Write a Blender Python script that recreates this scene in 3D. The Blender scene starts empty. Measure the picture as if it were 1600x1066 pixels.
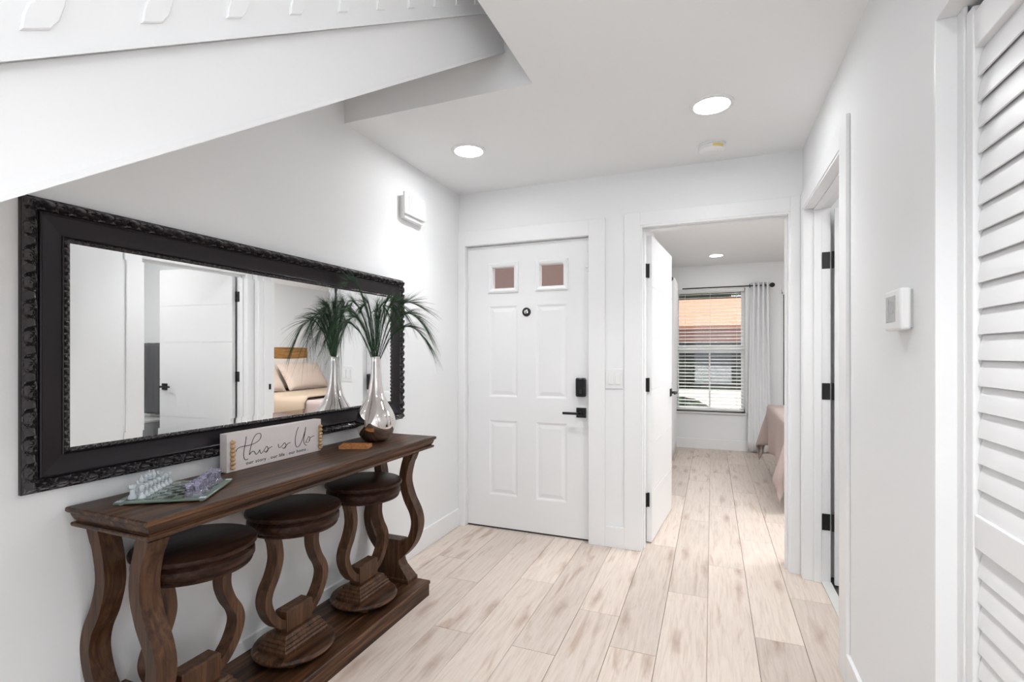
import bpy, bmesh, math, random
from mathutils import Vector, Matrix, noise
random.seed(7)
S = bpy.context.scene
C = S.collection
R = math.radians
PI = math.pi

# ------------------------------------------------------------------ camera, world, sun, large lights, exposure
cam = bpy.data.cameras.new('camera')
cam.lens = 780/1600*36
cam.sensor_width = 36
cam.shift_y = 20/1600
cam.clip_start = .02
co = bpy.data.objects.new('camera', cam)
C.objects.link(co)
co.location = (0, 0, 1.25)
co.rotation_euler = (R(90), 0, R(21.8014))
S.camera = co

S.view_settings.view_transform = 'Standard'
S.view_settings.look = 'None'
S.view_settings.gamma = 1
S.view_settings.use_curve_mapping = False
S.view_settings.exposure = 0.36

W = bpy.data.worlds.new('world')
S.world = W
W.use_nodes = True
bg = W.node_tree.nodes['Background']
bg.inputs[0].default_value = (.80, .90, 1, 1)
bg.inputs[1].default_value = 1.05

def lamp(name, kind, loc, rot, energy, color=(1, 1, 1), **k):
    l = bpy.data.lights.new(name, kind)
    l.energy = energy
    l.color = color
    for a, b in k.items():
        setattr(l, a, b)
    o = bpy.data.objects.new(name, l)
    C.objects.link(o)
    o.location = loc
    o.rotation_euler = rot
    return o

lamp('sun', 'SUN', (0, 9, 8), (R(-33), 0, R(8)), 6, (1, .95, .86), angle=R(.6))
# daylight entering by the living room windows behind the camera
lamp('living_room_daylight', 'AREA', (.5, -4.25, 1.35), (R(90), 0, 0), 12, (.93, .965, 1), shape='RECTANGLE', size=4.6, size_y=2.0)
# added fill tilted upwards from behind the camera to brighten the hall ceiling
lamp('ceiling_fill', 'AREA', (.5, -4.20, .55), (R(138), 0, 0), 42, (.94, .97, 1), shape='RECTANGLE', size=4.2, size_y=.8)
# added fill from the unseen right side, brightens the left wall and table
lamp('side_fill', 'AREA', (3.9, -1.35, .85), (0, R(90), 0), 28, (.95, .975, 1), shape='RECTANGLE', size=1.3, size_y=2.4)
lamp('bedroom_fill', 'AREA', (1.15, 3.95, 2.36), (0, 0, 0), 33, (.96, .98, 1), shape='RECTANGLE', size=1.6, size_y=.7)  # added area light hidden above the doorway, brightens the bedroom
lamp('bathroom_fill', 'AREA', (1.3, 1.95, 2.36), (0, 0, 0), 9, (1, .99, .97), shape='RECTANGLE', size=.5, size_y=.5)  # added area light without a fixture, brightens bathroom and side doorway
lamp('stairwell_fill', 'AREA', (-1.2, .2, 4.6), (0, 0, 0), 25, (1, .99, .97), shape='RECTANGLE', size=.5, size_y=.9)  # added unseen light, keeps the closed shaft from going dark

# ------------------------------------------------------------------ materials
def mat(name, col, rough=.5, metal=0, spec=.5, bump=None, emit=None, trans=0, ior=1.45, coat=0):
    m = bpy.data.materials.new(name)
    m.use_nodes = True
    nt = m.node_tree
    b = nt.nodes['Principled BSDF']
    b.inputs['Base Color'].default_value = (*col, 1)
    b.inputs['Roughness'].default_value = rough
    b.inputs['Metallic'].default_value = metal
    b.inputs['Specular IOR Level'].default_value = spec
    b.inputs['Transmission Weight'].default_value = trans
    b.inputs['IOR'].default_value = ior
    b.inputs['Coat Weight'].default_value = coat
    if emit:
        b.inputs['Emission Color'].default_value = (*emit[0], 1)
        b.inputs['Emission Strength'].default_value = emit[1]
    if bump:
        sc, st = bump
        n = nt.nodes.new('ShaderNodeTexNoise')
        n.inputs['Scale'].default_value = sc
        n.inputs['Detail'].default_value = 4
        tc = nt.nodes.new('ShaderNodeTexCoord')
        nt.links.new(tc.outputs['Object'], n.inputs['Vector'])
        bp = nt.nodes.new('ShaderNodeBump')
        bp.inputs['Strength'].default_value = st
        bp.inputs['Distance'].default_value = .002
        nt.links.new(n.outputs['Fac'], bp.inputs['Height'])
        nt.links.new(bp.outputs['Normal'], b.inputs['Normal'])
    return m

def ramp(nt, stops):
    r = nt.nodes.new('ShaderNodeValToRGB')
    e = r.color_ramp.elements
    while len(e) < len(stops):
        e.new(.5)
    for i, (p, c) in enumerate(stops):
        e[i].position = p
        e[i].color = (*c, 1)
    return r

def wood(name, stops, scale, rough, bumpst=.15, rnd=False, streak=None, coat=0, spec=.32, knots=None):
    m = bpy.data.materials.new(name)
    m.use_nodes = True
    nt = m.node_tree
    L = nt.links.new
    b = nt.nodes['Principled BSDF']
    b.inputs['Roughness'].default_value = rough
    b.inputs['Coat Weight'].default_value = coat
    b.inputs['Specular IOR Level'].default_value = spec
    tc = nt.nodes.new('ShaderNodeTexCoord')
    mp = nt.nodes.new('ShaderNodeMapping')
    mp.inputs['Scale'].default_value = scale
    src = tc.outputs['Object']
    if rnd:
        oi = nt.nodes.new('ShaderNodeObjectInfo')
        mu = nt.nodes.new('ShaderNodeVectorMath')
        mu.operation = 'SCALE'
        mu.inputs[0].default_value = (37, 91, 13)
        L(oi.outputs['Random'], mu.inputs['Scale'])
        ad = nt.nodes.new('ShaderNodeVectorMath')
        L(tc.outputs['Object'], ad.inputs[0])
        L(mu.outputs[0], ad.inputs[1])
        src = ad.outputs[0]
    L(src, mp.inputs['Vector'])
    n = nt.nodes.new('ShaderNodeTexNoise')
    n.inputs['Scale'].default_value = 1
    n.inputs['Detail'].default_value = 8
    n.inputs['Roughness'].default_value = .62
    n.inputs['Distortion'].default_value = .6
    L(mp.outputs[0], n.inputs['Vector'])
    r = ramp(nt, stops)
    L(n.outputs['Fac'], r.inputs['Fac'])
    col = r.outputs[0]
    if streak:
        mp2 = nt.nodes.new('ShaderNodeMapping')
        mp2.inputs['Scale'].default_value = streak[0]
        L(src, mp2.inputs['Vector'])
        n2 = nt.nodes.new('ShaderNodeTexNoise')
        n2.inputs['Scale'].default_value = 1
        n2.inputs['Detail'].default_value = 5
        n2.inputs['Distortion'].default_value = 1.6
        L(mp2.outputs[0], n2.inputs['Vector'])
        r2 = ramp(nt, [(streak[2], (0, 0, 0)), (streak[3], (1, 1, 1))])
        L(n2.outputs['Fac'], r2.inputs['Fac'])
        mx = nt.nodes.new('ShaderNodeMix')
        mx.data_type = 'RGBA'
        mx.blend_type = 'MULTIPLY'
        mf = nt.nodes.new('ShaderNodeMath'); mf.operation = 'MULTIPLY'
        mf.inputs[1].default_value = streak[4]
        L(r2.outputs[0], mf.inputs[0])
        L(mf.outputs[0], mx.inputs['Factor'])
        L(col, mx.inputs['A'])
        mx.inputs['B'].default_value = (*streak[1], 1)
        col = mx.outputs['Result']
    if knots:
        mp3 = nt.nodes.new('ShaderNodeMapping'); mp3.inputs['Scale'].default_value = knots[0]
        dn = nt.nodes.new('ShaderNodeTexNoise'); dn.inputs['Scale'].default_value = 9; dn.inputs['Detail'].default_value = 4
        L(src, dn.inputs['Vector'])
        av = nt.nodes.new('ShaderNodeVectorMath'); av.operation = 'MULTIPLY_ADD'
        L(dn.outputs['Color'], av.inputs[0]); av.inputs[1].default_value = (.05, .16, 0)
        L(src, av.inputs[2]); L(av.outputs[0], mp3.inputs['Vector'])
        vo = nt.nodes.new('ShaderNodeTexVoronoi'); vo.voronoi_dimensions = '2D'; vo.inputs['Scale'].default_value = 1
        L(mp3.outputs[0], vo.inputs['Vector'])
        r3 = ramp(nt, [(.0, (1, 1, 1)), (.045, (.7, .7, .7)), (.16, (0, 0, 0))]); L(vo.outputs['Distance'], r3.inputs['Fac'])
        m3 = nt.nodes.new('ShaderNodeMix'); m3.data_type = 'RGBA'; m3.blend_type = 'MULTIPLY'
        f3 = nt.nodes.new('ShaderNodeMath'); f3.operation = 'MULTIPLY'; f3.inputs[1].default_value = knots[2]
        L(r3.outputs[0], f3.inputs[0]); L(f3.outputs[0], m3.inputs['Factor']); L(col, m3.inputs['A']); m3.inputs['B'].default_value = (*knots[1], 1)
        col = m3.outputs['Result']
    if rnd:
        hv = nt.nodes.new('ShaderNodeHueSaturation')
        ma = nt.nodes.new('ShaderNodeMapRange')
        ma.inputs['To Min'].default_value = .88
        ma.inputs['To Max'].default_value = 1.09
        L(oi.outputs['Random'], ma.inputs['Value'])
        L(ma.outputs[0], hv.inputs['Value'])
        L(col, hv.inputs['Color'])
        col = hv.outputs[0]
    L(col, b.inputs['Base Color'])
    bp = nt.nodes.new('ShaderNodeBump')
    bp.inputs['Strength'].default_value = bumpst
    bp.inputs['Distance'].default_value = .001
    L(n.outputs['Fac'], bp.inputs['Height'])
    L(bp.outputs[0], b.inputs['Normal'])
    return m

M = {}
M['wall'] = mat('wall_paint', (.89, .90, .905), .75, bump=(60, .05))
M['ceil'] = mat('ceiling_paint', (.895, .905, .91), .85, bump=(40, .04))
M['trim'] = mat('trim_paint', (.895, .90, .905), .38)
M['door'] = mat('door_paint', (.885, .89, .895), .36)
M['plank'] = wood('light_oak_plank', [(.25, (.56, .455, .385)), (.42, (.68, .575, .50)), (.55, (.735, .635, .56)), (.8, (.78, .685, .61))],
                  (70, 4.5, 70), .42, .10, True, streak=((13, 1.5, 13), (.66, .54, .46), .60, .74, .7), knots=((5.2, 1.1, 1), (.55, .43, .36), .7))
M['walnut'] = wood('dark_walnut', [(.30, (.010, .004, .002)), (.45, (.044, .018, .0075)), (.57, (.098, .043, .019)), (.72, (.20, .098, .046))],
                   (55, 2.5, 55), .42, .3, streak=((14, 1.0, 14), (.30, .25, .22), .48, .66, .85))
M['walnut_leg'] = wood('walnut_upright_grain', [(.28, (.022, .009, .004)), (.5, (.072, .032, .015)), (.75, (.145, .072, .036))],
                       (60, 60, 5), .42, .2)
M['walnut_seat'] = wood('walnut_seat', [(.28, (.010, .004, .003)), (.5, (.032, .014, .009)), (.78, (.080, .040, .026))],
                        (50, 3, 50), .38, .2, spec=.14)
M['frame'] = mat('black_brown_lacquer', (.015, .011, .014), .36, spec=.36)
M['carve'] = mat('carved_black_lacquer', (.022, .018, .020), .22, spec=.9)
M['mirror'] = mat('mirror_silver', (.93, .94, .94), .0, 1)
M['chrome'] = mat('polished_chrome', (.74, .70, .685), .04, 1)
M['black'] = mat('matt_black_metal', (.012, .012, .013), .38, spec=.5)
M['blackgloss'] = mat('black_glossy_plastic', (.014, .014, .016), .18)
M['plastic'] = mat('white_plastic', (.86, .86, .86), .35)
M['grey_plastic'] = mat('grey_plastic', (.45, .45, .46), .4)
M['lcd'] = mat('lcd_glass', (.42, .43, .43), .2)
M['yellow'] = mat('yellow_sticker', (.85, .66, .20), .5)
M['glow'] = mat('lamp_lens', (1, 1, 1), .5, emit=((.97, .985, 1), 52))
M['glow_near'] = mat('near_lamp_lens', (1, 1, 1), .5, emit=((.97, .985, 1), 30))
M['lens2'] = mat('bedroom_lamp_lens', (1, 1, 1), .5, emit=((1, .985, .96), 40))
M['frosted'] = mat('frosted_chess_glass', (.82, .88, .92), .4, spec=.7)
M['frosted'].node_tree.nodes['Principled BSDF'].inputs['Transmission Weight'].default_value = .2
M['violet'] = mat('violet_chess_glass', (.84, .81, 1.0), .03, trans=.85, ior=1.5, spec=.8)
M['glass'] = mat('clear_glass', (1, 1, 1), .0, trans=1, ior=1.45)
M['sign'] = mat('whitewashed_sign', (.80, .74, .725), .7, bump=(90, .25))
M['signside'] = mat('sign_side_wood', (.62, .60, .60), .8, bump=(60, .5))
M['ink'] = mat('black_ink', (.02, .018, .018), .7)
M['bead'] = wood('pale_wood_bead', [(.3, (.50, .29, .13)), (.7, (.78, .55, .32))], (60, 60, 200), .45)
M['traywood'] = wood('orange_tray_wood', [(.3, (.42, .16, .05)), (.7, (.68, .32, .12))], (60, 60, 60), .4)
M['leaf'] = mat('deep_green_grass', (.018, .060, .022), .45)
M['leaf2'] = mat('grey_green_grass', (.045, .085, .040), .5)
M['cord'] = mat('curtain_cloth', (.86, .865, .875), .9, bump=(500, .1))
M['slat'] = mat('blind_slat', (.86, .86, .855), .45)
M['spread'] = mat('beige_bedspread', (.50, .405, .375), .95, bump=(350, .3))
M['blanket'] = mat('tan_blanket', (.50, .38, .28), .95, bump=(250, .4))
M['pillow'] = mat('blush_pillow', (.72, .58, .49), .9, bump=(200, .15))
M['pillow_back'] = mat('cream_pillow', (.80, .72, .65), .9, bump=(200, .15))
M['headboard'] = wood('honey_oak', [(.25, (.26, .12, .035)), (.55, (.47, .24, .08)), (.8, (.60, .34, .13))], (3, 3, 40), .45, streak=((2, 1.4, 16), (.5, .4, .3), .5, .65, .8))
M['towel'] = mat('charcoal_towel', (.13, .13, .135), 1, bump=(400, .8))
M['tile'] = mat('dark_tile', (.03, .03, .032), .35)
M['mattress'] = mat('mattress_white', (.8, .8, .8), .9)
M['vanity'] = mat('grey_vanity', (.42, .42, .43), .5)
M['roof'] = mat('terracotta_roof', (.50, .22, .13), .9, bump=(6, .6))
M['stucco'] = mat('pink_stucco', (.48, .25, .20), .9, bump=(30, .3))
M['porch'] = mat('porch_brown_stucco', (.22, .135, .11), .9, bump=(30, .3))
M['darkshade'] = mat('flat_dark_shade', (.03, .03, .03), .5)  # flat near-black, shade painted into openings, door gap and under eaves
M['drive'] = mat('pale_concrete', (.40, .36, .33), .9, bump=(10, .2))
M['grass'] = mat('lawn', (.10, .15, .05), 1)
M['liteglass'] = mat('frosted_lite_glass', (.95, .88, .86), .25, trans=.95, ior=1.1)
M['threshold'] = mat('marble_threshold', (.72, .72, .70), .35)

def hedge_mat():
    m = mat('hedge_leaf', (.03, .06, .02), .8)
    nt = m.node_tree
    n = nt.nodes.new('ShaderNodeTexNoise'); n.inputs['Scale'].default_value = 9
    tc = nt.nodes.new('ShaderNodeTexCoord'); nt.links.new(tc.outputs['Object'], n.inputs['Vector'])
    r = ramp(nt, [(.35, (.006, .009, .005)), (.6, (.022, .035, .014)), (.78, (.12, .18, .07))])
    nt.links.new(n.outputs['Fac'], r.inputs['Fac'])
    nt.links.new(r.outputs[0], nt.nodes['Principled BSDF'].inputs['Base Color'])
    return m
M['hedge'] = hedge_mat()

def board_mat():
    m = mat('chessboard_glass', (.3, .36, .33), .12, spec=.6)
    nt = m.node_tree
    tc = nt.nodes.new('ShaderNodeTexCoord')
    ck = nt.nodes.new('ShaderNodeTexChecker')
    ck.inputs['Scale'].default_value = 1/.0245
    ck.inputs['Color1'].default_value = (.26, .32, .28, 1)
    ck.inputs['Color2'].default_value = (.07, .078, .065, 1)
    ad = nt.nodes.new('ShaderNodeVectorMath'); ad.inputs[1].default_value = (.098, .098, .0113)
    nt.links.new(tc.outputs['Object'], ad.inputs[0])
    nt.links.new(ad.outputs[0], ck.inputs['Vector'])
    nt.links.new(ck.outputs[0], nt.nodes['Principled BSDF'].inputs['Base Color'])
    return m
M['board'] = board_mat()
M['boardrim'] = mat('green_edge_glass', (.20, .27, .22), .08, spec=.7)

# ------------------------------------------------------------------ mesh builder
class MB:
    def __init__(s):
        s.v = []; s.f = []
    def box(s, x0, x1, y0, y1, z0, z1):
        n = len(s.v)
        s.v += [(x, y, z) for z in (z0, z1) for y in (y0, y1) for x in (x0, x1)]
        s.f += [tuple(n+i for i in q) for q in ((0, 2, 3, 1), (4, 5, 7, 6), (0, 1, 5, 4), (2, 6, 7, 3), (0, 4, 6, 2), (1, 3, 7, 5))]
        return s
    def quad(s, a, b, c, d):
        n = len(s.v); s.v += [a, b, c, d]; s.f.append((n, n+1, n+2, n+3)); return s
    def rings(s, rings, closed=True, cap=True):
        n = len(s.v); k = len(rings[0])
        for r in rings: s.v += [tuple(p) for p in r]
        for i in range(len(rings)-1):
            for j in range(k if closed else k-1):
                a = n+i*k+j; b = n+i*k+(j+1) % k
                s.f.append((a, b, b+k, a+k))
        if cap and closed:
            s.f.append(tuple(n+j for j in reversed(range(k))))
            s.f.append(tuple(n+(len(rings)-1)*k+j for j in range(k)))
        return s
    def lathe(s, prof, c=(0, 0, 0), seg=32, axis='z', cap=True):
        rs = []
        for r, h in prof:
            ring = []
            for j in range(seg):
                a = 2*PI*j/seg
                p = (r*math.cos(a), r*math.sin(a), h)
                if axis == 'x': p = (p[2], p[0], p[1])
                if axis == 'y': p = (p[0], p[2], -p[1])
                ring.append((c[0]+p[0], c[1]+p[1], c[2]+p[2]))
            rs.append(ring)
        return s.rings(rs, True, cap)
    def tube(s, pts, r, seg=6, taper=None):
        pts = [Vector(p) for p in pts]
        rs = []
        up = Vector((0, 0, 1))
        prev = None
        for i, p in enumerate(pts):
            t = (pts[min(i+1, len(pts)-1)]-pts[max(i-1, 0)]).normalized()
            if prev is None:
                u = t.cross(up)
                if u.length < .1: u = t.cross(Vector((1, 0, 0)))
            else:
                u = prev - t*prev.dot(t)
            u.normalize(); prev = u
            w = t.cross(u)
            rr = r if taper is None else r*taper(i/(len(pts)-1))
            rs.append([p+u*(rr*math.cos(2*PI*j/seg))+w*(rr*math.sin(2*PI*j/seg)) for j in range(seg)])
        return s.rings(rs)
    def rectloft(s, x0, x1, y0, y1, prof):
        return s.rings([[(x0+i, y0+i, z), (x1-i, y0+i, z), (x1-i, y1-i, z), (x0+i, y1-i, z)] for i, z in prof])
    def build(s, name, m, parent=None, bev=0, smooth=False, fix=True):
        me = bpy.data.meshes.new(name)
        me.from_pydata([tuple(p) for p in s.v], [], s.f)
        if fix:
            bm = bmesh.new(); bm.from_mesh(me)
            bmesh.ops.recalc_face_normals(bm, faces=bm.faces)
            bm.to_mesh(me); bm.free()
        me.materials.append(m)
        o = bpy.data.objects.new(name, me)
        C.objects.link(o)
        if bev:
            b = o.modifiers.new('bevel', 'BEVEL'); b.width = bev; b.segments = 2; b.limit_method = 'ANGLE'; b.angle_limit = R(40)
        if smooth:
            for p in me.polygons: p.use_smooth = True
            if smooth != 'all':
                try: me.set_sharp_from_angle(angle=R(38))
                except Exception: pass
        if parent: o.parent = parent
        return o

def tag(o, label, cat, group=None, kind=None):
    o['label'] = label; o['category'] = cat
    if group: o['group'] = group
    if kind: o['kind'] = kind
    return o
def thing(name, label, cat, loc=(0, 0, 0), rz=0, group=None, kind=None):
    o = bpy.data.objects.new(name, None); C.objects.link(o)
    o.empty_display_size = .05
    o.location = loc; o.rotation_euler = (0, 0, rz)
    return tag(o, label, cat, group, kind)
def struct(o, label, cat):
    return tag(o, label, cat, kind='structure')
def copy_tree(o, parent=None):
    c = o.copy(); C.objects.link(c); c.parent = parent
    for ch in list(o.children): copy_tree(ch, c)
    return c
def spline(P, n=8):
    P = [Vector(p) for p in P]
    Q = [P[0]*2-P[1]]+P+[P[-1]*2-P[-2]]
    out = []
    for i in range(1, len(Q)-2):
        a, b, c, d = Q[i-1:i+3]
        for k in range(n):
            t = k/n
            out.append(.5*((2*b)+(c-a)*t+(2*a-5*b+4*c-d)*t*t+(3*b-a-3*c+d)*t**3))
    out.append(P[-1])
    return out

XL, XR, YW, ZC = -1.716, .480, 3.245, 2.41     # wall planes of the hall

# ------------------------------------------------------------------ shell
WL = MB().box(XL-.12, XL, -4.40, YW+.12, 0, 2.41).box(XL-.12, XL, -1.32, 2.14, 2.41, 4.9).box(XL-.12, XL, -4.40, -1.32, 2.41, 2.7).box(XL-.12, XL, 2.14, YW+.12, 2.41, 2.7)
struct(WL.build('wall_left', M['wall']), 'white painted wall behind the mirror and console table', 'wall')

# far wall with the two door openings
b = MB()
b.box(XL, -1.668, YW, YW+.14, 0, 2.41)
b.box(-1.668, -.745, YW, YW+.14, 2.035, 2.41)
b.box(-.745, -.425, YW, YW+.14, 0, 2.41)
b.box(-.425, .425, YW, YW+.14, 2.068, 2.41)
b.box(.425, 2.77, YW, YW+.14, 0, 2.41)
struct(b.build('wall_far', M['wall']), 'white wall holding the entry door and the bedroom doorway', 'wall')

# right wall with side door opening and closet opening
b = MB()
b.box(XR, XR+.12, 3.175, YW, 0, ZC)
b.box(XR, XR+.12, 2.306, 3.175, 2.058, ZC)
b.box(XR, XR+.12, 1.44, 2.306, 0, ZC)
b.box(XR, XR+.12, .25, 1.44, 2.02, ZC)
b.box(XR, XR+.12, .18, .25, 0, ZC)
struct(b.build('wall_right', M['wall']), 'white wall carrying the thermostat between side door and louvered closet', 'wall')

# living space behind the camera
b = MB().box(XL-.12, -1.5, -4.52, -4.40, 0, ZC).box(3.3, 4.12, -4.52, -4.40, 0, ZC).box(-1.5, 3.3, -4.52, -4.40, 2.3, ZC).box(-1.5, 3.3, -4.52, -4.40, 0, .15)
struct(b.build('wall_back', M['wall']), 'white back wall of the living area with one wide window opening', 'wall')
struct(MB().box(4, 4.12, -4.40, -2.7, 0, ZC).box(4, 4.12, -2.7, .06, 0, .2).box(4, 4.12, -2.7, .06, 2.35, ZC).box(XR+.12, 4.12, .06, .18, 0, ZC).build('wall_living', M['wall']), 'white outer walls of the living area behind the camera', 'wall')
# closet and bathroom shells
struct(MB().box(1.2, 1.3, .18, 1.5, 0, ZC).box(XR+.12, 1.3, 1.50, 1.6, 0, ZC).build('wall_closet', M['wall']), 'white inner walls of the closet behind the louvered door', 'wall')
struct(MB().box(2.4, 2.5, 1.6, YW, 0, ZC).box(1.3, 2.5, 1.5, 1.6, 0, ZC).build('wall_bathroom', M['wall']), 'white inner walls of the bathroom beyond the side door', 'wall')
# bedroom shell
YB = 7.05
b = MB()
b.box(-.64, -.52, YW+.14, YB+.14, 0, ZC)
b.box(-.52, -.46, YB, YB+.14, 0, ZC)
b.box(-.46, .40, YB, YB+.14, 0, .485)
b.box(-.46, .40, YB, YB+.14, 2.10, ZC)
b.box(.40, 2.77, YB, YB+.14, 0, ZC)
struct(b.build('wall_bedroom', M['wall']), 'white bedroom walls around the blind-covered window', 'wall')
struct(MB().box(2.65, 2.77, YW+.14, YB, 0, ZC).build('wall_headboard', M['wall']), 'white bedroom wall behind the headboard', 'wall')

# ceilings
b = MB()
b.box(XL, XR+.12, 2.02, YW+.14, ZC, 2.70)
b.box(-.713, XR+.12, -1.2, 2.02, ZC, 2.70)
b.box(XL-.12, 4.12, -4.52, -1.2, ZC, 2.70)
b.box(XR+.12, 4.12, -1.2, .18, ZC, 2.70)
b.box(XR+.12, 2.5, .18, YW+.14, ZC, 2.70)
struct(b.build('ceiling', M['ceil']), 'flat white hall ceiling with the stairwell opening cut in it', 'ceiling')
struct(MB().box(-.64, 2.77, YW+.14, YB+.14, ZC, 2.55).build('ceiling_bedroom', M['ceil']), 'flat white bedroom ceiling', 'ceiling')
# stairwell shaft upstairs
b = MB()
b.box(XL, -.593, 2.02, 2.14, 2.70, 4.9)
b.box(-.713, -.593, -1.2, 2.02, 2.70, 4.9)
b.box(XL, -.593, -1.32, -1.2, 2.70, 4.9)
b.box(XL-.12, -.593, -1.32, 2.14, 4.9, 5.0)
struct(b.build('wall_stairwell', M['wall']), 'white walls of the stairwell shaft above the ceiling opening', 'wall')

# ------------------------------------------------------------------ floor made of planks
floor = struct(MB().box(XL-.12, 4.12, -4.52, YW+.14, -.12, -.012).box(-.64, 2.77, YW+.14, YB+.14, -.12, -.012).build('floor', M['plank']), 'light oak laminate floor of staggered long planks', 'floor')
struct(MB().box(XL, 4.0, -4.40, -.6, -.012, 0).box(.60, 4.0, -.6, 1.5, -.012, 0).build('floor_living', M['plank']), 'light oak floor of the living area behind the camera', 'floor')
PW = .1945
joints = {0: 3.177, -1: 2.745, -2: 2.136, -3: 2.393, -4: 1.986, -5: 2.60, -6: 2.00, -7: 2.461, -8: 2.71, -9: 2.2, 1: 2.443, 2: 2.9}
def plank(x0, x1, y0, y1):
    if y1-y0 < .02 or x1-x0 < .01: return
    g = .0009; c = .0012
    x0 += g; x1 -= g; y0 += g; y1 -= g
    cx_, cy_ = (x0+x1)/2, (y0+y1)/2
    hx, hy = (x1-x0)/2, (y1-y0)/2
    m = MB()
    R_ = lambda i, z: [(-hx+i, -hy+i, z), (hx-i, -hy+i, z), (hx-i, hy-i, z), (-hx+i, hy-i, z)]
    m.rings([R_(0, -.012), R_(0, -.001), R_(c, 0)])
    o = m.build('plank', M['plank'], floor, fix=False)
    o.location = (cx_, cy_, 0)
def runs(k, lo, hi):
    j = joints.get(k, 2.0+((k*0.47) % 1.24)); L = 1.245
    y = j-math.ceil((j-lo)/L)*L
    out = []
    while y < hi:
        a, c = max(y, lo), min(y+L, hi)
        out.append((a, c)); y += L
    return out
for k in range(-9, 14):
    x0 = -.0185+PW*k; x1 = x0+PW
    hall = x0 < .55
    bed = x1 > -.50
    through = x0 > -.45 and x0 < .40
    if through:
        for y0, y1 in runs(k, -.6, YB):
            xb = min(x1, .585) if y0 < YW else x1
            if k == 2:
                if y0 < YW < y1:
                    plank(x0, .585, y0, YW); plank(x0, x1, YW, y1); continue
            plank(x0, xb, y0, y1)
    else:
        if hall:
            for y0, y1 in runs(k, -.6, YW+.03): plank(max(x0, XL), min(x1, .585), y0, y1)
        if bed:
            for y0, y1 in runs(k, YW+.14, YB): plank(max(x0, -.52), min(x1, 2.65), y0, y1)
struct(MB().box(.60, 2.4, 1.6, YW, -.012, .004).build('floor_bathroom', M['tile']), 'dark tile bathroom floor beyond the side door', 'floor')

# ------------------------------------------------------------------ baseboards
def baseb(name, label, boxes):
    m = MB()
    for q in boxes: m.box(*q)
    return struct(m.build(name, M['trim'], bev=.003), label, 'baseboard')
baseb('baseboard_left', 'white baseboard along the wall behind the console table', [(XL, XL+.014, -1.9, YW-.001, 0, .128)])
baseb('baseboard_right', 'white baseboard below the thermostat', [(XR-.014, XR, 1.44, 2.199, 0, .128)])
baseb('baseboard_bedroom', 'white baseboard under the bedroom window', [(-.52, .815, YB-.014, YB, 0, .13), (-.52, -.506, YW+.14, YB-.014, 0, .13)])

# ------------------------------------------------------------------ trims and jambs
def trimobj(n, label, boxes, bev=.002):
    m = MB()
    for q in boxes: m.box(*q)
    return struct(m.build('trim_%d' % n, M['trim'], bev=bev), label, 'trim')
YF = 3.230
trimobj(1, 'flat white casing around the entry door', [(XL+.001, -1.663, YF, YW, 0, 2.133), (-.750, -.643, YF, YW, 0, 2.133), (-1.663, -.750, YF, YW, 2.031, 2.133)])
trimobj(2, 'white door jamb lining inside the entry door casing', [(-1.668, -1.660, YF+.002, YW+.14, 0, 2.035), (-.752, -.745, YF+.002, YW+.14, 0, 2.035), (-1.660, -.752, YF+.002, YW+.14, 2.029, 2.035)], .0008)
trimobj(3, 'flat white casing around the bedroom doorway', [(-.519, -.420, YF, YW, 0, 2.146), (.416, .466, YF, YW, 0, 2.146), (-.420, .416, YF, YW, 2.062, 2.146)])
trimobj(4, 'white jamb with door stop lining the bedroom doorway', [(-.425, -.408, YF+.003, YW+.14, 0, 2.062), (.408, .425, YF+.003, YW+.14, 0, 2.062), (-.408, .408, YF+.003, YW+.14, 2.050, 2.068),
        (-.408, -.396, YF+.05, YF+.09, 0, 2.050), (.396, .408, YF+.05, YF+.09, 0, 2.050), (-.396, .396, YF+.05, YF+.09, 2.038, 2.050)])
trimobj(5, 'low white board under the recessed strip beside the entry door', [(-.643, -.519, YF, YW, 0, .133)])
trimobj(6, 'white casing around the side door near the thermostat', [(.466, XR, 2.199, 2.309, 0, 2.15), (.466, XR, 3.170, YF, 0, 2.15), (.466, XR, 2.309, 3.170, 2.056, 2.15)])
trimobj(7, 'white jamb with door stop lining the side doorway', [(.470, .602, 2.304, 2.316, 0, 2.056), (.470, .602, 3.165, 3.177, 0, 2.056), (.470, .602, 2.316, 3.165, 2.046, 2.058),
        (.520, .556, 2.316, 2.326, 0, 2.046), (.520, .556, 3.153, 3.165, 0, 2.046), (.520, .556, 2.326, 3.153, 2.036, 2.046)])
struct(MB().box(.556, .604, 2.316, 3.165, 0, .008).build('trim_8', M['threshold'], bev=.002), 'pale stone threshold strip in the side doorway', 'threshold')
trimobj(9, 'white bedroom-side casing around the doorway', [(-.49, -.412, YW+.14, YW+.152, 0, 2.14), (.412, .49, YW+.14, YW+.152, 0, 2.14), (-.412, .412, YW+.14, YW+.152, 2.058, 2.14)])
trimobj(10, 'thin white moulding under the sloped stair soffit along the wall', [])
bpy.data.objects.remove(bpy.data.objects['trim_10'])

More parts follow.
